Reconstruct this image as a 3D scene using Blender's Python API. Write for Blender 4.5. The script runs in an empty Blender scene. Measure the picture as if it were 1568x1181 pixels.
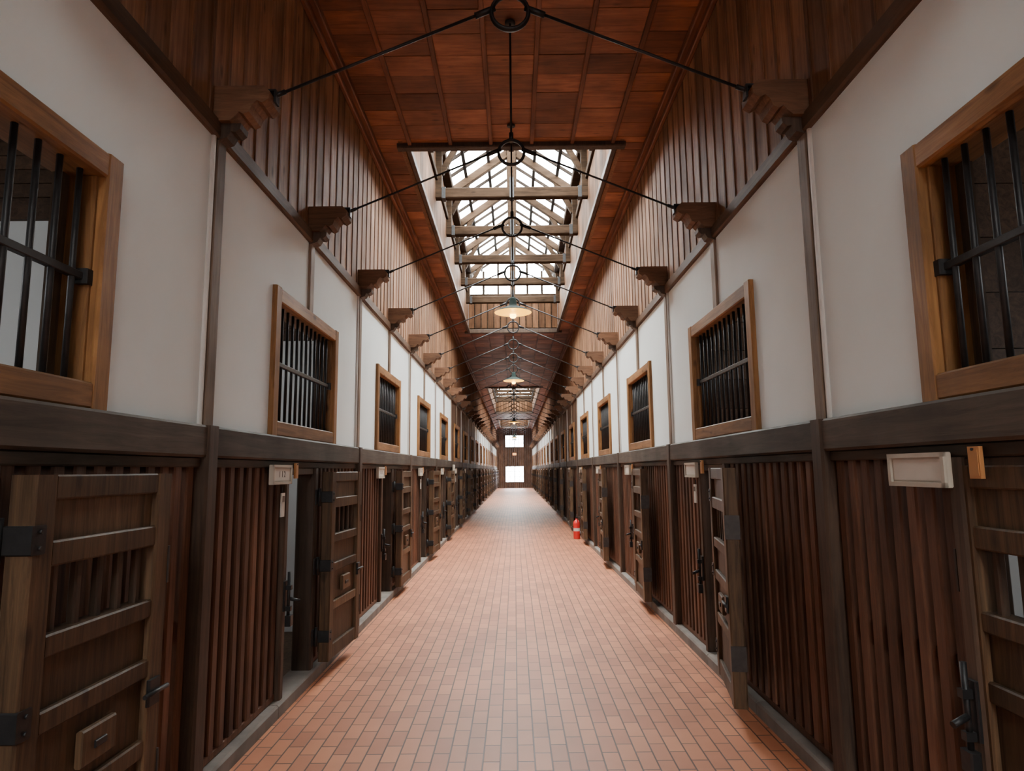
import bpy, math, random
from mathutils import Vector, Matrix
random.seed(7)
S = bpy.context.scene
COL = S.collection

# ---------------------------------------------------------------- materials
def new_mat(name):
    m = bpy.data.materials.new(name); m.use_nodes = True
    nt = m.node_tree
    return m, nt, nt.nodes["Principled BSDF"]

def wood(name, c1, c2, axis='Z', rough=0.55, var=0.35, across=26, along=1.6, bump=0.25, blotch=0.3, knots=0.0, spec=0.25):
    m, nt, b = new_mat(name); N = nt.nodes; L = nt.links
    g = N.new('ShaderNodeNewGeometry')
    off = N.new('ShaderNodeVectorMath'); off.operation = 'SCALE'
    cmb = N.new('ShaderNodeCombineXYZ')
    for i in range(3): L.new(g.outputs['Random Per Island'], cmb.inputs[i])
    L.new(cmb.outputs[0], off.inputs[0]); off.inputs['Scale'].default_value = 37.0
    add = N.new('ShaderNodeVectorMath'); add.operation = 'ADD'
    L.new(g.outputs['Position'], add.inputs[0]); L.new(off.outputs[0], add.inputs[1])
    mp = N.new('ShaderNodeMapping')
    sc = [across]*3; sc['XYZ'.index(axis)] = along
    mp.inputs['Scale'].default_value = sc
    L.new(add.outputs[0], mp.inputs['Vector'])
    n = N.new('ShaderNodeTexNoise'); n.inputs['Scale'].default_value = 1.0
    n.inputs['Detail'].default_value = 6; n.inputs['Roughness'].default_value = 0.7; n.inputs['Distortion'].default_value = 0.8
    L.new(mp.outputs[0], n.inputs['Vector'])
    r = N.new('ShaderNodeValToRGB'); r.color_ramp.elements[0].position = 0.32; r.color_ramp.elements[1].position = 0.68
    r.color_ramp.elements[0].color = (*c1, 1); r.color_ramp.elements[1].color = (*c2, 1)
    L.new(n.outputs['Fac'], r.inputs[0])
    n2 = N.new('ShaderNodeTexNoise'); n2.inputs['Scale'].default_value = 1.7; n2.inputs['Detail'].default_value = 4
    L.new(add.outputs[0], n2.inputs['Vector'])
    m1 = N.new('ShaderNodeMapRange'); m1.inputs['From Min'].default_value = .3; m1.inputs['From Max'].default_value = .7
    m1.inputs['To Min'].default_value = 1-blotch; m1.inputs['To Max'].default_value = 1+blotch
    L.new(n2.outputs['Fac'], m1.inputs['Value'])
    m2 = N.new('ShaderNodeMapRange'); m2.inputs['To Min'].default_value = 1-var; m2.inputs['To Max'].default_value = 1+var
    L.new(g.outputs['Random Per Island'], m2.inputs['Value'])
    mu = N.new('ShaderNodeMath'); mu.operation = 'MULTIPLY'
    L.new(m1.outputs[0], mu.inputs[0]); L.new(m2.outputs[0], mu.inputs[1])
    last = mu.outputs[0]
    if knots > 0:
        v = N.new('ShaderNodeTexVoronoi'); mk = N.new('ShaderNodeMapping')
        s3 = [7.0]*3; s3['XYZ'.index(axis)] = 3.0
        mk.inputs['Scale'].default_value = s3
        L.new(add.outputs[0], mk.inputs['Vector']); L.new(mk.outputs[0], v.inputs['Vector'])
        v.inputs['Scale'].default_value = 1.0
        kr = N.new('ShaderNodeMapRange'); kr.inputs['From Min'].default_value = .06; kr.inputs['From Max'].default_value = .16
        kr.inputs['To Min'].default_value = 1-knots; kr.inputs['To Max'].default_value = 1
        L.new(v.outputs['Distance'], kr.inputs['Value'])
        mu3 = N.new('ShaderNodeMath'); mu3.operation = 'MULTIPLY'
        L.new(last, mu3.inputs[0]); L.new(kr.outputs[0], mu3.inputs[1]); last = mu3.outputs[0]
    vm = N.new('ShaderNodeVectorMath'); vm.operation = 'SCALE'
    L.new(r.outputs[0], vm.inputs[0]); L.new(last, vm.inputs['Scale'])
    L.new(vm.outputs[0], b.inputs['Base Color'])
    rr = N.new('ShaderNodeMapRange'); rr.inputs['To Min'].default_value = rough+.2; rr.inputs['To Max'].default_value = rough-.12
    L.new(n2.outputs['Fac'], rr.inputs['Value']); L.new(rr.outputs[0], b.inputs['Roughness'])
    b.inputs['Specular IOR Level'].default_value = spec
    bp = N.new('ShaderNodeBump'); bp.inputs['Strength'].default_value = bump; bp.inputs['Distance'].default_value = 0.004
    L.new(n.outputs['Fac'], bp.inputs['Height']); L.new(bp.outputs[0], b.inputs['Normal'])
    return m

def plain(name, col, rough=0.6, metal=0.0, noise=0.08, scale=6.0, bump=0.0):
    m, nt, b = new_mat(name); N = nt.nodes; L = nt.links
    g = N.new('ShaderNodeNewGeometry')
    n = N.new('ShaderNodeTexNoise'); n.inputs['Scale'].default_value = scale; n.inputs['Detail'].default_value = 4
    L.new(g.outputs['Position'], n.inputs['Vector'])
    mr = N.new('ShaderNodeMapRange'); mr.inputs['From Min'].default_value = .3; mr.inputs['From Max'].default_value = .7
    mr.inputs['To Min'].default_value = 1-noise; mr.inputs['To Max'].default_value = 1+noise
    L.new(n.outputs['Fac'], mr.inputs['Value'])
    rgb = N.new('ShaderNodeRGB'); rgb.outputs[0].default_value = (*col, 1)
    vm = N.new('ShaderNodeVectorMath'); vm.operation = 'SCALE'
    L.new(rgb.outputs[0], vm.inputs[0]); L.new(mr.outputs[0], vm.inputs['Scale'])
    L.new(vm.outputs[0], b.inputs['Base Color'])
    b.inputs['Roughness'].default_value = rough; b.inputs['Metallic'].default_value = metal
    if bump > 0:
        bp = N.new('ShaderNodeBump'); bp.inputs['Strength'].default_value = bump; bp.inputs['Distance'].default_value = .005
        L.new(n.outputs['Fac'], bp.inputs['Height']); L.new(bp.outputs[0], b.inputs['Normal'])
    return m

def emit(name, col, st):
    m, nt, b = new_mat(name)
    b.inputs['Base Color'].default_value = (*col, 1)
    b.inputs['Emission Color'].default_value = (*col, 1); b.inputs['Emission Strength'].default_value = st
    b.inputs['Roughness'].default_value = .3
    return m

M_plaster = plain('white_plaster', (.75, .815, .81), .85, noise=.035, scale=1.6, bump=.05)
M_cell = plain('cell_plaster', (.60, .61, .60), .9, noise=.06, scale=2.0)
M_slat = wood('slat_wood', (.062, .028, .017), (.135, .065, .039), 'Z', .5, .38, 40, 2)
M_post = wood('dark_post_wood', (.032, .021, .015), (.080, .052, .036), 'Z', .5, .25)
M_beam = wood('dark_beam_wood', (.036, .027, .020), (.080, .060, .045), 'Y', .6, .2)
M_door = wood('door_wood', (.030, .018, .010), (.105, .062, .033), 'Z', .5, .28, 34, 2, knots=.5)
M_frame = wood('window_frame_wood', (.13, .058, .021), (.30, .148, .054), 'Z', .5, .22, 30, 2, knots=.65)
M_frameh = wood('window_frame_wood_rail', (.12, .053, .019), (.28, .135, .050), 'Y', .5, .22, 30, 2, knots=.65)
M_strip = wood('wall_post_wood', (.12, .085, .06), (.23, .165, .12), 'Z', .6, .15, 30, 2)
M_board = wood('upper_board_wood', (.145, .068, .034), (.33, .175, .092), 'Z', .6, .30, 22, 1.0, blotch=.35, knots=.5)
M_batten = wood('upper_batten_wood', (.105, .050, .026), (.23, .118, .065), 'Z', .6, .25, 30, 1.5)
M_well = wood('skylight_well_wood', (.052, .024, .012), (.120, .060, .030), 'Z', .7, .35, 22, 1.5, spec=.1)
M_trim = wood('trim_wood', (.06, .034, .021), (.13, .075, .045), 'Y', .6, .15)
M_ceil = wood('ceiling_wood', (.135, .044, .020), (.26, .095, .043), 'X', .5, .35, 20, 2, blotch=.45, knots=.4)
M_cbat = wood('ceiling_batten_wood', (.10, .034, .017), (.18, .066, .030), 'Y', .5, .2)
M_truss = wood('truss_wood', (.014, .008, .0045), (.048, .029, .017), 'X', .8, .25, 26, 2, knots=.5, spec=.08)
M_bar = wood('glazing_bar_wood', (.008, .006, .005), (.018, .013, .010), 'X', .8, .2, spec=.05)
M_corbel = wood('corbel_wood', (.085, .042, .023), (.18, .094, .052), 'X', .6, .25, 30, 3, knots=.3)
M_bwall = wood('brown_plank_wood', (.07, .036, .021), (.15, .082, .048), 'Z', .6, .3)
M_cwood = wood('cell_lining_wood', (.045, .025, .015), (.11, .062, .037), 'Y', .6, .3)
M_iron = plain('black_iron', (.022, .022, .023), .5, .5, .2, 30, .2)
M_rust = plain('dull_iron', (.05, .045, .042), .5, .7, .2, 30)
M_stone = plain('kerb_stone', (.17, .148, .128), .85, 0, .25, 5, .4)
M_sign = plain('sign_paint', (.42, .38, .31), .6, 0, .06, 10)
M_signin = plain('sign_paper', (.55, .52, .46), .6, 0, .04, 10)
M_tag = plain('orange_tag_wood', (.38, .17, .055), .6)
M_ink = plain('faded_ink', (.12, .09, .07), .7)
M_red = plain('extinguisher_red', (.60, .02, .02), .3)
M_black = plain('black_rubber', (.02, .02, .02), .5)
M_galv = plain('conduit_paint', (.52, .50, .47), .5)
M_shade = plain('lamp_shade_enamel', (.022, .035, .032), .8)
M_shade.node_tree.nodes['Principled BSDF'].inputs['Specular IOR Level'].default_value = .1
M_sky = emit('skylight_frosted_glass', (.98, 1.0, .98), 46.0)
M_cellwin = emit('cell_frosted_glass', (.97, .98, 1.0), 22.0)
M_endwin = emit('far_frosted_glass', (.96, .98, 1.0), 30.0)
M_bulb = emit('bulb_glow', (1.0, .62, .12), 14.0)
M_shadein = emit('shade_inner_glow', (1.0, .48, .02), 3.2)
M_shadein.node_tree.nodes['Principled BSDF'].inputs['Base Color'].default_value = (.4, .18, .01, 1)

def brick_mat():
    m, nt, b = new_mat('brick_paving'); N = nt.nodes; L = nt.links
    g = N.new('ShaderNodeNewGeometry'); sp = N.new('ShaderNodeSeparateXYZ'); cb = N.new('ShaderNodeCombineXYZ')
    L.new(g.outputs['Position'], sp.inputs[0])
    L.new(sp.outputs['Y'], cb.inputs['X']); L.new(sp.outputs['X'], cb.inputs['Y'])
    br = N.new('ShaderNodeTexBrick'); br.offset = .5
    br.inputs['Scale'].default_value = 1.0; br.inputs['Brick Width'].default_value = .22
    br.inputs['Row Height'].default_value = .096; br.inputs['Mortar Size'].default_value = .0050
    br.inputs['Mortar Smooth'].default_value = .3; br.inputs['Bias'].default_value = 0
    br.inputs['Color1'].default_value = (.50, .190, .090, 1); br.inputs['Color2'].default_value = (.37, .128, .062, 1)
    br.inputs['Mortar'].default_value = (.080, .036, .023, 1)
    L.new(cb.outputs[0], br.inputs['Vector'])
    n = N.new('ShaderNodeTexNoise'); n.inputs['Scale'].default_value = 1.3; n.inputs['Detail'].default_value = 8
    L.new(g.outputs['Position'], n.inputs['Vector'])
    mr = N.new('ShaderNodeMapRange'); mr.inputs['From Min'].default_value = .3; mr.inputs['From Max'].default_value = .7
    mr.inputs['To Min'].default_value = .82; mr.inputs['To Max'].default_value = 1.15
    L.new(n.outputs['Fac'], mr.inputs['Value'])
    vm = N.new('ShaderNodeVectorMath'); vm.operation = 'SCALE'
    L.new(br.outputs['Color'], vm.inputs[0]); L.new(mr.outputs[0], vm.inputs['Scale'])
    L.new(vm.outputs[0], b.inputs['Base Color'])
    b.inputs['Roughness'].default_value = .5
    bp = N.new('ShaderNodeBump'); bp.invert = True; bp.inputs['Strength'].default_value = .5; bp.inputs['Distance'].default_value = .004
    L.new(br.outputs['Fac'], bp.inputs['Height']); L.new(bp.outputs[0], b.inputs['Normal'])
    return m
M_brick = brick_mat()

# ---------------------------------------------------------------- builder
class B:
    def __init__(s): s.v = []; s.f = []; s.mi = []; s.mats = []; s.sm = []; s.T = None
    def mid(s, m):
        if m not in s.mats: s.mats.append(m)
        return s.mats.index(m)
    def addv(s, pts):
        i = len(s.v)
        for p in pts:
            p = Vector(p)
            if s.T is not None: p = s.T @ p
            s.v.append(tuple(p))
        return i
    def face(s, idx, m, smooth=False):
        s.f.append(idx); s.mi.append(s.mid(m)); s.sm.append(smooth)
    def box(s, x0, x1, y0, y1, z0, z1, m, c=0.0):
        if x1 < x0: x0, x1 = x1, x0
        if c <= 0:
            i = s.addv([(x0,y0,z0),(x1,y0,z0),(x1,y1,z0),(x0,y1,z0),(x0,y0,z1),(x1,y0,z1),(x1,y1,z1),(x0,y1,z1)])
            for q in ((0,3,2,1),(4,5,6,7),(0,1,5,4),(1,2,6,5),(2,3,7,6),(3,0,4,7)):
                s.face([i+k for k in q], m)
        else:
            d = (x1-x0, y1-y0, z1-z0); ax = d.index(max(d))
            lo = [x0,y0,z0]; hi = [x1,y1,z1]
            a, b_ = [k for k in range(3) if k != ax]
            c = min(c, d[a]*.4, d[b_]*.4)
            pr = [(lo[a]+c,lo[b_]),(hi[a]-c,lo[b_]),(hi[a],lo[b_]+c),(hi[a],hi[b_]-c),(hi[a]-c,hi[b_]),(lo[a]+c,hi[b_]),(lo[a],hi[b_]-c),(lo[a],lo[b_]+c)]
            if ax == 1: pr = pr[::-1]
            r0 = []; r1 = []
            for p in pr:
                q = [0,0,0]; q[a] = p[0]; q[b_] = p[1]; q[ax] = lo[ax]; r0.append(tuple(q)); q[ax] = hi[ax]; r1.append(tuple(q))
            i = s.addv(r0+r1); n = 8
            for k in range(n): s.face([i+k, i+(k+1)%n, i+n+(k+1)%n, i+n+k], m)
            s.face([i+k for k in range(n)][::-1], m); s.face([i+n+k for k in range(n)], m)
    def prism(s, poly, y0, y1, m):
        n = len(poly)
        i = s.addv([(p[0], y0, p[1]) for p in poly] + [(p[0], y1, p[1]) for p in poly])
        for k in range(n): s.face([i+k, i+(k+1)%n, i+n+(k+1)%n, i+n+k], m)
        s.face([i+k for k in range(n)][::-1], m); s.face([i+n+k for k in range(n)], m)
    def cyl(s, p0, p1, r, m, n=10, r1=None, caps=True):
        p0 = Vector(p0); p1 = Vector(p1); r1 = r if r1 is None else r1
        d = (p1-p0).normalized(); u = d.orthogonal().normalized(); w = d.cross(u)
        ring = lambda c, rr: [c + (u*math.cos(2*math.pi*k/n) + w*math.sin(2*math.pi*k/n))*rr for k in range(n)]
        i = s.addv(ring(p0, r)+ring(p1, r1))
        for k in range(n): s.face([i+k, i+(k+1)%n, i+n+(k+1)%n, i+n+k], m, n > 4)
        if caps:
            s.face([i+k for k in range(n)][::-1], m); s.face([i+n+k for k in range(n)], m)
    def lathe(s, c, prof, m, n=24):
        i = s.addv([(c[0]+r*math.cos(2*math.pi*k/n), c[1]+r*math.sin(2*math.pi*k/n), c[2]+z) for r, z in prof for k in range(n)])
        for j in range(len(prof)-1):
            for k in range(n):
                s.face([i+j*n+k, i+j*n+(k+1)%n, i+(j+1)*n+(k+1)%n, i+(j+1)*n+k], m, True)
    def torus_xz(s, c, R, r, m, n=28, k=8):
        pts = []
        for a in range(n):
            A = 2*math.pi*a/n
            for b_ in range(k):
                t = 2*math.pi*b_/k
                rr = R + r*math.cos(t)
                pts.append((c[0]+rr*math.cos(A), c[1]+r*1.6*math.sin(t), c[2]+rr*math.sin(A)))
        i = s.addv(pts)
        for a in range(n):
            for b_ in range(k):
                s.face([i+a*k+b_, i+a*k+(b_+1)%k, i+((a+1)%n)*k+(b_+1)%k, i+((a+1)%n)*k+b_], m, True)
    def mesh(s, name):
        me = bpy.data.meshes.new(name); me.from_pydata(s.v, [], s.f)
        for m in s.mats: me.materials.append(m)
        me.polygons.foreach_set('material_index', s.mi); me.polygons.foreach_set('use_smooth', s.sm)
        me.update(); return me

def put(name, me, loc=(0,0,0), rz=0.0, parent=None):
    o = bpy.data.objects.new(name, me); o.location = loc; o.rotation_euler = (0,0,rz)
    COL.objects.link(o)
    if parent: o.parent = parent
    return o

# ---------------------------------------------------------------- dimensions
W = 1.62; CAMZ = 1.60; BAY = 1.65; CELL = 3.30
P0 = 0.11 - 5*CELL; NC = 23; Y0 = P0; Y1 = P0 + NC*CELL
ZB0, ZB1 = 1.68, 1.845
ZT = 3.435; ZC = 5.345
BACK = 4.2
SKY = [(-11.0, -0.7), (7.14, 17.45), (29.4, 43.0), (48.5, 57.0)]  # first bay: unseen, added behind the camera to brighten the near walls
XS = 1.218
BROWN = (5+5, 5+6, 5+7)

def insky(y, m=0.0): return any(a-m < y < b+m for a, b in SKY)

# ---------------------------------------------------------------- floor
b = B(); b.box(-1.64, 1.64, Y0, Y1, -.12, 0, M_brick); put('floor', b.mesh('floor'))
for sd, nm in ((-1, 'left'), (1, 'right')):
    b = B()
    y = Y0
    while y < Y1:
        b.box(sd*1.563, sd*1.76, y+.004, min(y+1.1, Y1)-.004, -.02, .085, M_stone, .012); y += 1.1
    put('baseboard_'+nm, b.mesh('kerb_'+nm))

# ---------------------------------------------------------------- walls
for sd, nm in ((-1, 'left'), (1, 'right')):
    b = B()
    xi, xo = sd*W, sd*(W+.13)
    for i in range(NC):
        p = P0+i*CELL; m = M_plaster
        if i in BROWN:
            k = 0
            while k*.165 < CELL-.01:
                ya, yb = p+k*.165, p+k*.165+.16
                if yb <= p+.97 or ya >= p+2.33: b.box(xi, xo, ya, yb, 1.80, ZT, M_bwall)
                else:
                    b.box(xi, xo, ya, yb, 2.78, ZT, M_bwall)
                    b.box(xi, xo, ya, yb, 1.80, 1.92, M_bwall)
                k += 1
        else:
            b.box(xi, xo, p, p+.95, 1.80, ZT, m)
            b.box(xi, xo, p+2.35, p+CELL, 1.80, ZT, m)
            b.box(xi, xo, p+.95, p+2.35, 2.78, ZT, m)
            b.box(xi, xo, p+.95, p+2.35, 1.80, 1.92, m)
    b.box(sd*(W+.03), xo, Y0, Y1, ZT, ZC+.1, M_batten)
    put('wall_'+nm, b.mesh('wall_'+nm))
    b = B(); y = Y0; k = 0
    while y < Y1-.05:
        w = .205
        b.box(sd*(W-.0+random.uniform(0,.002)), sd*(W+.03), y+.001, min(y+w, Y1)-.001, ZT+.03, ZC, M_board)
        b.box(sd*(W-.007), sd*(W+.01), y+w-.014, y+w+.014, ZT+.06, ZC-.02, M_batten, .003)
        y += w
    put('wall_boarding_'+nm, b.mesh('boarding_'+nm))
    b = B(); y = Y0
    while y < Y1-.01:
        ye = min(y+CELL, Y1)
        b.box(sd*(W-.032), sd*(W+.02), y+.002, ye-.002, ZT-.02, ZT+.085, M_trim, .012)
        y = ye
    put('trim_1' if sd < 0 else 'trim_2', b.mesh('picture_rail'))
    b = B(); y = Y0
    while y < Y1-.01:
        ye = min(y+CELL, Y1)
        b.box(sd*(W-.045), sd*(W+.14), y+.002, ye-.002, ZB0, ZB1, M_beam, .012)
        b.box(sd*(W-.015), sd*(W+.12), y+.002, ye-.002, ZB0-.05, ZB0, M_beam, .006)
        y = ye
    put('trim_3' if sd < 0 else 'trim_4', b.mesh('lintel_beam'))
    b = B()
    b.box(sd*(W-.09), sd*(W), Y0, Y1, ZC-.075, ZC-.002, M_cbat, .01)
    b.box(sd*(W-.045), sd*(W), Y0, Y1, ZC-.14, ZC-.075, M_cbat, .01)
    put('trim_5' if sd < 0 else 'trim_6', b.mesh('cornice'))
    b = B()
    for j in range(NC*2+1):
        y = P0+j*BAY
        if j % 2 == 0:
            b.box(sd*(W-.022), sd*(W+.01), y-.05, y+.05, ZB1-.002, ZT-.018, M_strip, .005)
            b.box(sd*(W-.018), sd*(W+.005), y-.088, y-.062, ZB1, ZT-.02, M_galv, .006)
        else:
            b.box(sd*(W-.02), sd*(W+.01), y-.05, y+.05, 2.86, ZT-.018, M_strip, .005)
    put('wall_posts_'+nm, b.mesh('wall_posts_'+nm))
    # cells behind
    zs = 3.0 if sd < 0 else 2.7
    b = B()
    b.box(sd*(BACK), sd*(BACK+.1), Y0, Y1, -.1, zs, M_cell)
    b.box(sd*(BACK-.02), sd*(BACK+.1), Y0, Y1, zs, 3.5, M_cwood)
    b.box(sd*(W+.13), sd*BACK, Y0, Y1, -.1, .05, M_door)
    y = Y0
    while y < Y1-.01:
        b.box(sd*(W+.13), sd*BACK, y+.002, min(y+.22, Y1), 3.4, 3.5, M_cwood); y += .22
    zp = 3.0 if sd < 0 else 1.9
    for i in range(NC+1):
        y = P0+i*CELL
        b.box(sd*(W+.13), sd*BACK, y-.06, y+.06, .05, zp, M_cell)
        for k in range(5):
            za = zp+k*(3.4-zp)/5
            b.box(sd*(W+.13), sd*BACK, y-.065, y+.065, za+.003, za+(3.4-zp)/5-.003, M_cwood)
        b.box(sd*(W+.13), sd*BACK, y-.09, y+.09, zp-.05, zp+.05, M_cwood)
    put('wall_cells_'+nm, b.mesh('cells_'+nm))

# ---------------------------------------------------------------- slat screens
def screen_mesh(s, tag):
    b = B()
    b.box(-W-.10, -W+.055, -.06, .06, .05, ZB0+.165, M_post, .012)
    for ya, yb in ((s-.07, s), (s+.60, s+.68)):
        b.box(-W-.12, -W+.03, ya, yb, .085, ZB0-.05, M_post, .01)
    for ya, yb in ((.06, s-.07), (s+.68, CELL-.06)):
        b.box(-W-.11, -W-.005, ya, yb, .085, .13, M_slat, .006)
        b.box(-W-.13, -W-.03, ya, yb, .85, .90, M_post, .004)
        n = max(1, round((yb-ya)/.118)); pt = (yb-ya)/n
        for k in range(n):
            yc = ya+(k+.5)*pt
            b.box(-W-.075, -W+.0, yc-.034, yc+.034, .13, ZB0-.05, M_slat, .008)
    b.box(-W-.12, -W+.01, s, s+.60, ZB0-.10, ZB0-.05, M_post, .006)
    b.box(-W+.03, -W+.045, s-.065, s-.005, .66, .86, M_iron, .004)
    b.cyl((-W+.06, s-.035, .60), (-W+.06, s-.035, .92), .011, M_iron)
    b.box(-W+.03, -W+.08, s-.05, s-.02, .80, .83, M_iron); b.box(-W+.03, -W+.08, s-.05, s-.02, .66, .69, M_iron)
    b.box(-W+.045, -W+.085, s-.06, s+.0, .56, .63, M_iron, .006)
    b.cyl((-W+.065, s-.03, .74), (-W+.13, s-.01, .72), .012, M_iron)
    for z in (.32, .86, 1.40):
        b.cyl((-W+.05, s+.655, z-.07), (-W+.05, s+.655, z+.07), .014, M_iron)
        b.box(-W+.028, -W+.04, s+.605, s+.67, z-.06, z+.06, M_iron, .003)
    return b.mesh('slat_screen_'+tag)

def door_mesh():
    b = B(); T = .085; Wd = .78; z0, z1 = .13, 1.60; st = .10
    b.box(0, T, 0, st, z0, z1, M_door, .008); b.box(0, T, Wd-st, Wd, z0, z1, M_door, .008)
    rails = [(z0, .24), (.50, .57), (.80, .87), (1.03, 1.10), (1.31, 1.39), (1.52, z1)]
    for a, c in rails: b.box(.004, T-.004, st, Wd-st, a, c, M_door, .006)
    for a, c in ((.24, .50), (.57, .80), (.87, 1.03), (1.39, 1.52)):
        b.box(.022, T-.026, st, Wd-st, a, c, M_door)
    for k in range(5):
        y = st+(k+.5)*(Wd-2*st)/5
        b.box(.026, T-.03, y-.016, y+.016, 1.10, 1.31, M_post, .006)
    b.box(T-.02, T+.006, .30, .48, .62, .74, M_door, .006); b.box(T+.004, T+.014, .36, .42, .665, .69, M_iron, .003)
    for z in (.32, .86, 1.40):
        b.box(-.005, T+.004, -.006, .055, z-.045, z+.045, M_iron, .004)
        for q in (-.025, .025): b.cyl((T+.003, .03, z+q), (T+.011, .03, z+q), .007, M_iron, 8)
    b.box(T-.002, T+.014, Wd-.11, Wd-.03, .69, .79, M_iron, .006)
    b.cyl((T+.020, Wd-.15, .74), (T+.020, Wd+.010, .74), .009, M_iron)
    b.box(-.004, T+.004, Wd-.006, Wd+.005, 1.15, 1.30, M_rust)
    b.box(-.004, T+.004, Wd-.006, Wd+.005, .35, .50, M_rust)
    return b.mesh('cell_door_leaf')
ME_door = door_mesh()

def window_mesh():
    b = B(); ya, yb = .87, 2.43; f = .10; z0, z1 = ZB1+.0, 2.86; xo, xi = -W+.032, -W-.02
    b.box(xi, xo, ya, ya+f, z0, z1, M_frame, .008); b.box(xi, xo, yb-f, yb, z0, z1, M_frame, .008)
    b.box(xi, xo-.002, ya+f, yb-f, z0, z0+f, M_frameh, .008); b.box(xi, xo-.002, ya+f, yb-f, z1-f, z1, M_frameh, .008)
    for y_ in (ya+.085, yb-.115): b.box(-W-.16, -W-.005, y_, y_+.03, z0+.08, z1-.08, M_frame, .004)
    b.box(-W-.16, -W-.005, ya+.09, yb-.09, z0+.075, z0+.10, M_frameh, .004)
    b.box(-W-.16, -W-.005, ya+.09, yb-.09, z1-.10, z1-.075, M_frameh, .004)
    for y_ in (ya+.11, yb-.155): b.box(-W-.15, -W-.11, y_, y_+.045, z0+.1, z1-.1, M_door)
    n = 12
    for k in range(n):
        y = ya+f+(k+.7)*(yb-ya-2*f)/(n+.4)
        b.cyl((-W-.03, y, z0+.09), (-W-.03, y, z1-.09), .0115, M_iron, 8)
    b.box(-W-.046, -W-.036+.02, ya+f-.02, yb-f+.02, 2.335, 2.365, M_iron, .003)
    for y_ in (ya+f+.015, yb-f-.015): b.box(-W-.05, -W-.0, y_-.02, y_+.02, 2.32, 2.38, M_iron, .004)
    return b.mesh('barred_window')
ME_win = window_mesh()

def sign_mesh():
    b = B()
    b.box(0, .02, -.18, .18, -.065, .065, M_sign, .004)
    for a in ((-.18, -.16, -.065, .065), (.16, .18, -.065, .065), (-.18, .18, .048, .065), (-.18, .18, -.065, -.048)):
        b.box(.018, .03, a[0], a[1], a[2], a[3], M_sign)
    b.box(.018, .022, -.15, .15, -.04, .04, M_signin)
    return b.mesh('cell_sign')
ME_sign = sign_mesh()
def tag_mesh():
    b = B(); b.box(0, .016, -.03, .03, -.055, .055, M_tag, .003); b.box(.015, .018, -.022, .022, -.045, .045, M_tag)
    b.cyl((.016, 0, .045), (.022, 0, .045), .005, M_iron, 8)
    return b.mesh('wooden_tag')
ME_tag = tag_mesh()
def plate_mesh():
    b = B(); b.box(0, .012, -.03, .03, -.08, .08, M_signin, .003); b.box(.010, .016, -.02, .02, .02, .06, M_ink); b.cyl((0,0,.08),(0,0,.12),.004,M_iron,6)
    return b.mesh('hanging_tally')
ME_plate = plate_mesh()
def cellwin_mesh():
    b = B(); b.box(-BACK, -BACK+.02, 1.3, 2.0, 2.0, 2.6, M_cellwin)
    for y in (1.27, 1.64, 2.0): b.box(-BACK, -BACK+.05, y, y+.04, 1.97, 2.63, M_frame)
    for z in (1.95, 2.6): b.box(-BACK, -BACK+.05, 1.27, 2.04, z, z+.04, M_frameh)
    return b.mesh('cell_back_window')
ME_cw = cellwin_mesh()

scr = {-1: (1.25, screen_mesh(1.25, 'left')), 1: (1.05, screen_mesh(1.05, 'right'))}
wn = 1; dn = 1
def text_child(par, txt, loc, size, rz):
    c = bpy.data.curves.new('lettering', 'FONT'); c.body = txt; c.size = size; c.extrude = .0005
    c.align_x = 'CENTER'; c.align_y = 'CENTER'; c.materials.append(M_ink)
    o = bpy.data.objects.new('lettering', c); COL.objects.link(o); o.parent = par
    o.location = loc; o.rotation_euler = (math.pi/2, 0, rz)
for sd in (-1, 1):
    s, me = scr[sd]
    for i in range(NC):
        p = P0+i*CELL
        o0 = (0, p, 0) if sd < 0 else (0, p+CELL, 0); rz = 0 if sd < 0 else math.pi
        R = Matrix.Rotation(rz, 4, 'Z')
        def loc(x, y, z): return Vector(o0) + R @ Vector((x, y, z))
        put('wooden_slat_screen', me, o0, rz)
        put('window_%d' % wn, ME_win, o0, rz); wn += 1
        if -2 <= i-5 <= 6: put('window_%d' % wn, ME_cw, o0, rz); wn += 1
        ang = random.uniform(0.5, 3.5)
        if sd < 0 and i == 5: ang = 1.0
        if sd < 0 and i == 6: ang = 4.0
        if sd > 0 and i == 6: ang = 10.0
        if sd > 0 and i == 5:      # this cell's door is shut
            put('door_%d' % dn, ME_door, loc(-W+.02, s+.70, 0), rz+math.pi)
        else:
            put('door_%d' % dn, ME_door, loc(-W+.065, s+.665, 0), rz-math.radians(ang))
        dn += 1
        if p > -4:
            sg = put('cell_number_sign', ME_sign, loc(-W+.03, s-.22, 1.585), rz)
            if p < 14 and sd < 0: text_child(sg, '1 1 %d' % (i-4), (.0235, 0, 0), .06, math.pi/2)
            put('wooden_tag', ME_tag, loc(-W+.03, s+.10, 1.61), rz)
            if i % 2 == 0: put('hanging_tally', ME_plate, loc(-W+.03, s-.15, 1.38), rz)

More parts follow.
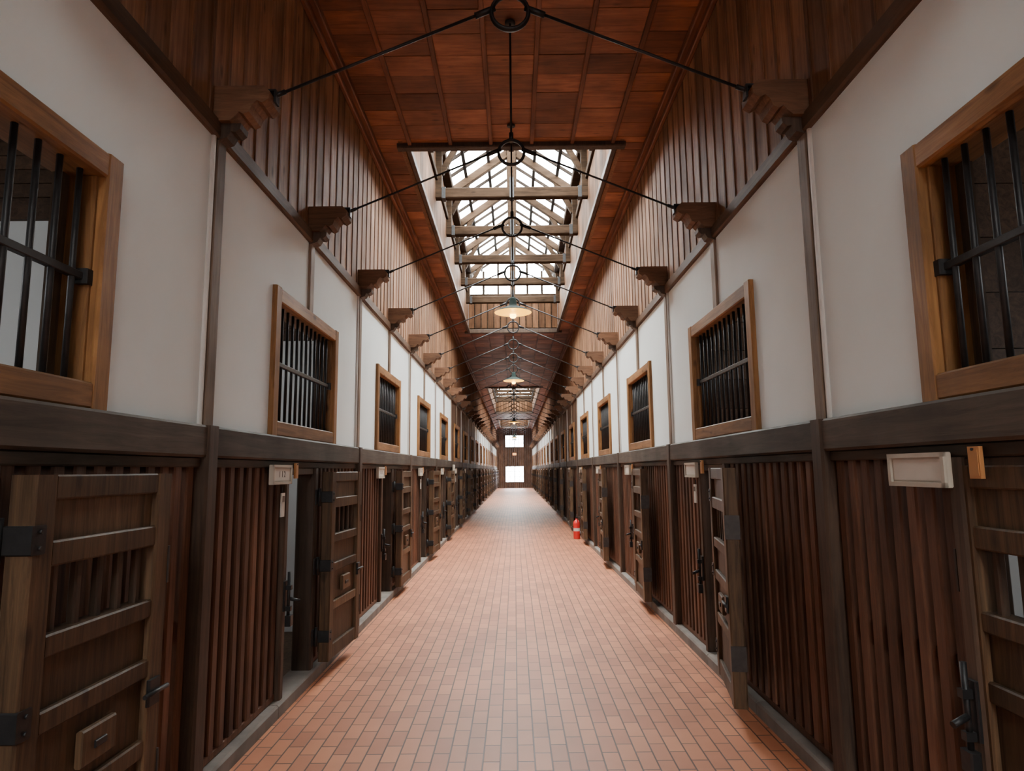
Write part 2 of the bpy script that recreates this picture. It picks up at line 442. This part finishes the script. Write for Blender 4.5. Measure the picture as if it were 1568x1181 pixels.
# ---------------------------------------------------------------- corbels, tie rods
def corbel_mesh():
    b = B()
    poly = [(0, 3.50), (0, 3.70), (.27, 3.70), (.305, 3.665), (.30, 3.625), (.265, 3.60), (.235, 3.615),
            (.21, 3.59), (.195, 3.55), (.165, 3.535), (.14, 3.55), (.12, 3.525), (.09, 3.50)]
    b.prism([(-W+x, z) for x, z in poly][::-1], -.085, .085, M_corbel)
    low = [(-W, 3.40), (-W, 3.50), (-W+.14, 3.50), (-W+.135, 3.47), (-W+.11, 3.45), (-W+.085, 3.455), (-W+.065, 3.42)][::-1]
    b.prism(low, -.05, .05, M_post)
    b.box(-W+.25, -W+.315, -.03, .03, 3.70, 3.715, M_iron, .003)
    b.box(-W+.305, -W+.317, -.03, .03, 3.64, 3.71, M_iron, .003)
    return b.mesh('carved_corbel')
ME_corb = corbel_mesh()
ZR = 4.18
def rod_mesh(top):
    b = B()
    for sg in (-1, 1):
        a = Vector((sg*(W-.305), 0, 3.69)); c = Vector((sg*.105, 0, ZR+.02))
        b.cyl(a, c, .0085, M_iron, 8)
        d = (a-c).normalized()
        b.cyl(c-d*.02, c+d*.10, .018, M_iron, 8); b.cyl(a-d*.06, a+d*.02, .014, M_iron, 8)
    b.torus_xz((0,0,ZR), .105, .0125, M_iron)
    b.cyl((0,0,ZR+.10), (0,0,top), .009, M_iron, 8)
    b.cyl((0,0,ZR+.09), (0,0,ZR+.17), .018, M_iron, 8)
    b.lathe((0,0,top), [(.0,-.012),(.045,-.012),(.045,0)], M_iron, 14)
    return b.mesh('iron_tie_rod')
ME_r1 = rod_mesh(ZC-.01); ME_r2 = rod_mesh(5.915)
for j in range(1, NC*2):
    y = P0+j*BAY
    put('wooden_corbel', ME_corb, (0, y, 0), 0); put('wooden_corbel', ME_corb, (0, y, 0), math.pi)
    put('iron_tie_rod', ME_r2 if insky(y, -.4) else ME_r1, (0, y, 0))

# ---------------------------------------------------------------- ceiling
b = B()
cols = [-W, -1.17, -.70, -.235, .235, .70, 1.17, W]
y = Y0; pw = .30
while y < Y1-.01:
    ye = min(y+pw, Y1)
    sk = None
    for a, c in SKY:
        if ye > a and y < c: sk = (a, c)
    for k in range(7):
        xa, xb = cols[k], cols[k+1]
        parts = []
        if sk:
            if y < sk[0]: parts.append((xa, xb, y, sk[0]))
            if ye > sk[1]: parts.append((xa, xb, sk[1], ye))
            if k == 0: parts.append((xa, -XS, max(y, sk[0]), min(ye, sk[1])))
            if k == 6: parts.append((XS, xb, max(y, sk[0]), min(ye, sk[1])))
        else: parts.append((xa, xb, y, ye))
        for q in parts:
            if q[3]-q[2] > .005 and q[1]-q[0] > .005:
                b.box(q[0]+.002, q[1]-.002, q[2]+.003, q[3]-.003, ZC+random.uniform(0, .006), ZC+.03, M_ceil)
    y = ye
edges = [Y0] + [v for s_ in SKY for v in s_] + [Y1]
for x in cols[1:-1]:
    for k in range(0, len(edges), 2):
        b.box(x-.022, x+.022, edges[k], edges[k+1], ZC-.028, ZC+.005, M_cbat, .006)
for k in range(0, len(edges), 2): b.box(-W-.1, W+.1, edges[k], edges[k+1], ZC+.03, ZC+.1, M_batten)
for a, c in SKY:
    for sg in (-1, 1): b.box(sg*XS, sg*(W+.1), a, c, ZC+.03, ZC+.1, M_batten)
put('ceiling', b.mesh('ceiling'))

# ---------------------------------------------------------------- skylights
ZE = 6.72; ZRG = 7.62; ZW = 6.28
for a, c in SKY:
    b = B()
    for sg in (-1, 1):
        y = a
        while y < c-.01:
            ye = min(y+.275, c)
            b.box(sg*XS, sg*(XS+.03), y+.002, ye-.002, ZC, ZE, M_well)
            y = ye
        b.box(sg*(XS+.03), sg*(XS+.08), a-.08, c+.08, ZC, ZE+.02, M_batten)
        b.box(sg*(XS-.14), sg*(XS+.10), a, c, ZE, ZE+.13, M_truss, .01)
        b.box(sg*(XS-.045), sg*(XS+.01), a, c, ZC-.04, ZC+.05, M_post, .008)
        b.box(sg*(XS-.04), sg*(XS+.01), a, c, ZW-.06, ZW+.04, M_truss, .008)
    for ye, s2 in ((a, -1), (c, 1)):
        n = 14; w = 2*XS/n
        for k in range(n):
            x0 = -XS+k*w
            if s2 > 0: b.box(x0+.003, x0+w-.003, ye, ye+.03, ZC, ZW, M_well)
            else: b.box(x0+.003, x0+w-.003, ye-.03, ye, ZC, ZW, M_well)
            if k:
                yy = (ye-.015, ye) if s2 > 0 else (ye, ye+.015)
                b.box(x0-.016, x0+.016, yy[0], yy[1], ZC+.05, ZW-.02, M_truss, .004)
        yy = (ye-.07, ye+.04) if s2 > 0 else (ye-.04, ye+.07)
        b.box(-XS-.10, XS+.10, yy[0], yy[1], ZC-.05, ZC+.06, M_post, .01)
        b.box(-XS, XS, yy[0], yy[1], ZW-.02, ZW+.10, M_truss, .01)
        b.box(-XS, XS, yy[0]+.02, yy[1]-.01, ZE-.02, ZE+.08, M_truss, .01)
        yg = ye+.02*s2
        i = b.addv([(-XS, yg, ZW), (XS, yg, ZW), (XS, yg, ZE+.1), (0, yg, ZRG+.08), (-XS, yg, ZE+.1)])
        b.face([i, i+1, i+2, i+3, i+4] if s2 > 0 else [i+4, i+3, i+2, i+1, i], M_sky)
        for x in (-.8, -.4, 0, .4, .8):
            top = ZE+(ZRG-ZE)*(1-abs(x)/XS)
            b.box(x-.028, x+.028, yy[0]+.02, yy[1]-.02, ZW, top, M_bar)
    for sg in (-1, 1):
        i = b.addv([(sg*(XS+.1), a, ZE+.08), (sg*(XS+.1), c, ZE+.08), (0, c, ZRG+.08), (0, a, ZRG+.08)])
        b.face([i, i+1, i+2, i+3] if sg < 0 else [i+3, i+2, i+1, i], M_sky)
        y = a+.3
        while y < c:
            b.cyl((sg*(XS+.05), y, ZE+.08), (0, y, ZRG+.04), .034, M_bar, 4); y += .55
        for t in (.33, .66):
            x = sg*(XS+.05)*(1-t); z = ZE+.09+(ZRG+.05-ZE-.09)*t
            b.box(x-.028, x+.028, a, c, z-.06, z-.0, M_bar)
    b.box(-.10, .10, a, c, ZRG-.16, ZRG+.06, M_truss, .01)
    put('skylight', b.mesh('skylight'))  # the bay behind the camera is an added fill light

def truss_mesh():
    b = B()
    b.box(-XS-.02, XS+.02, -.07, .07, 5.92, 6.09, M_truss, .014)
    b.box(-.07, .07, -.06, .06, 6.09, ZRG-.10, M_truss, .01)
    for sg in (-1, 1):
        b.box(sg*(XS-.10), sg*(XS+.01), -.06, .06, 6.09, ZE+.02, M_truss, .01)
        p0 = Vector((sg*(XS-.02), 0, ZE+.0)); p1 = Vector((sg*.05, 0, ZRG-.08))
        d = p1-p0; Lh = d.length; ang = math.atan2(d.z, d.x)
        b.T = Matrix.Translation(p0) @ Matrix.Rotation(-ang, 4, 'Y')
        b.box(0, Lh, -.055, .055, -.07, .07, M_truss, .01); b.T = None
        p0 = Vector((sg*(XS-.08), 0, 6.35)); p1 = Vector((sg*.80, 0, 6.98)); d = p1-p0; Lh = d.length; ang = math.atan2(d.z, d.x)
        b.T = Matrix.Translation(p0) @ Matrix.Rotation(-ang, 4, 'Y')
        b.box(0, Lh, -.04, .04, -.045, .045, M_truss, .008); b.T = None
        b.box(sg*(XS-.16), sg*(XS-.10), -.078, .078, 5.912, 6.098, M_iron)
    b.box(-.035, .035, -.078, .078, 5.912, 6.25, M_iron)
    return b.mesh('roof_truss')
ME_t = truss_mesh()
for j in range(1, NC*2):
    y = P0+j*BAY
    if insky(y, -.4): put('roof_truss', ME_t, (0, y, 0))

# ---------------------------------------------------------------- end walls
def end_wall(y, s2, name):
    b = B(); t0, t1 = (y, y+.1) if s2 > 0 else (y-.1, y)
    n = 20; w = 2*(W+.1)/n
    for k in range(n):
        x0 = -W-.1+k*w; xm = x0+w/2
        if abs(xm) < .80:
            for z0, z1 in ((0, .50), (1.95, 3.65), (4.75, ZC+.1)): b.box(x0+.002, x0+w-.002, t0, t1, z0, z1, M_bwall)
        else: b.box(x0+.002, x0+w-.002, t0, t1, 0, ZC+.1, M_bwall)
    return b, t0, t1
for y, s2, nm in ((Y1, 1, 'wall_back'), (Y0, -1, 'wall_front')):
    b, t0, t1 = end_wall(y, s2, nm); put(nm, b.mesh(nm))
    for z0, z1 in ((.50, 1.95), (3.65, 4.75)):
        b = B(); ym = (t0+t1)/2
        b.box(-.86, .86, ym-.005, ym+.005, z0, z1, M_endwin)
        f0, f1 = (t0-.04, t1)
        if s2 < 0: f0, f1 = t0, t1+.04
        for x in (-.86, -.02, .80): b.box(x, x+.06, f0, f1, z0, z1, M_post, .006)
        for x in (-.43, .40): b.box(x, x+.03, f0, f1, z0, z1, M_post)
        for z in (z0-.02, z1-.04): b.box(-.86, .86, f0-.005, f1, z, z+.06, M_post, .006)
        for t in (.33, .66): b.box(-.86, .86, f0, f1, z0+(z1-z0)*t-.015, z0+(z1-z0)*t+.015, M_post)
        put('window_%d' % wn, b.mesh('end_window'), (0,0,0)); wn += 1
b = B(); b.box(-.22, .22, Y1-1.3, Y1-1.15, 2.85, 3.15, M_post, .02); b.box(-.17, .17, Y1-1.31, Y1-1.29, 2.90, 3.10, emit('exit_sign_glow', (1, .45, .15), 1.2))
for x in (-.15, .15): b.cyl((x, Y1-1.22, 3.15), (x, Y1-1.22, ZC), .01, M_iron, 6)
put('hanging_exit_sign', b.mesh('exit_sign'))

# ---------------------------------------------------------------- pendant lamps
def lamp_mesh():
    b = B()
    b.cyl((0,0,.18), (0,0,.42), .006, M_iron, 8)
    b.lathe((0,0,0), [(.0,.20),(.03,.195),(.045,.16),(.05,.10),(.065,.075),(.12,.052),(.18,.03),(.235,.004),(.245,-.008)], M_shade, 32)
    b.lathe((0,0,0), [(.243,-.010),(.232,-.006),(.178,-.012),(.118,-.028),(.05,-.036),(.0,-.038)], M_shadein, 32)
    b.lathe((0,0,0), [(.0,-.09),(.03,-.082),(.045,-.060),(.040,-.035),(.02,-.02)], M_bulb, 16)
    return b.mesh('pendant_lamp')
ME_l = lamp_mesh()
for y in (8.36, 14.96, 28.16, 41.4):
    o = put('pendant_lamp', ME_l, (0, y, ZR-.105-.42), 0)
    ld = bpy.data.lights.new('bulb_light', 'POINT'); ld.energy = 6; ld.color = (1, .6, .2); ld.shadow_soft_size = .03
    lo = bpy.data.objects.new('bulb_light', ld); COL.objects.link(lo); lo.parent = o; lo.location = (0, 0, -.20)

# ---------------------------------------------------------------- fire extinguisher
b = B()
b.lathe((0,0,0), [(0,.0),(.07,.0),(.078,.02),(.078,.36),(.07,.40),(.045,.43),(.025,.44),(.025,.47)], M_red, 24)
b.lathe((0,0,0), [(.0791,.18),(.0791,.25)], M_signin, 24)
b.box(-.02,.02,-.02,.02,.47,.51,M_rust,.004); b.box(-.014,.014,-.13,.02,.50,.515,M_black); b.box(-.014,.014,-.12,.02,.535,.55,M_black)
pts = [(.02,0,.49),(.07,0,.50),(.11,-.01,.44),(.115,-.02,.30),(.10,-.03,.16)]
for k in range(4): b.cyl(pts[k], pts[k+1], .010, M_black, 8)
b.cyl(pts[-1], (.095,-.035,.08), .016, M_black, 10, .024)
put('fire_extinguisher', b.mesh('extinguisher'), (1.43, 15.5, 0))
b = B(); b.box(0,.02,-.14,.14,0,.55,M_signin,.004)
for z in (.45,.40,.35,.30,.2,.15): b.box(.02,.022,-.10,.08,z,z+.018,M_ink)
b.box(0,.03,-.15,-.14,0,.55,M_sign); b.box(0,.03,.14,.15,0,.55,M_sign)
put('notice_board', b.mesh('notice'), (-W+.07, 16.61, 1.20))

# ---------------------------------------------------------------- world
w = bpy.data.worlds.new('World'); S.world = w; w.use_nodes = True
bg = w.node_tree.nodes['Background']; bg.inputs[0].default_value = (.8, .9, 1, 1); bg.inputs[1].default_value = 1.0

# ---------------------------------------------------------------- camera
cam = bpy.data.cameras.new('camera'); co = bpy.data.objects.new('camera', cam); COL.objects.link(co)
cam.sensor_width = 36; cam.lens = 36*1000/1568; cam.clip_start = .05; cam.clip_end = 300
th = math.atan(129.5/1000); yaw = .0027; r = .0100
F = Vector((-math.sin(yaw)*math.cos(th), math.cos(yaw)*math.cos(th), math.sin(th)))
Rt = F.cross(Vector((0,0,1))).normalized(); U = Rt.cross(F).normalized()
U2 = U*math.cos(r)+Rt*math.sin(r); R2 = Rt*math.cos(r)-U*math.sin(r)
Mx = Matrix((R2, U2, -F)).transposed().to_4x4(); Mx.translation = Vector((0,0,CAMZ))
co.matrix_world = Mx
S.camera = co
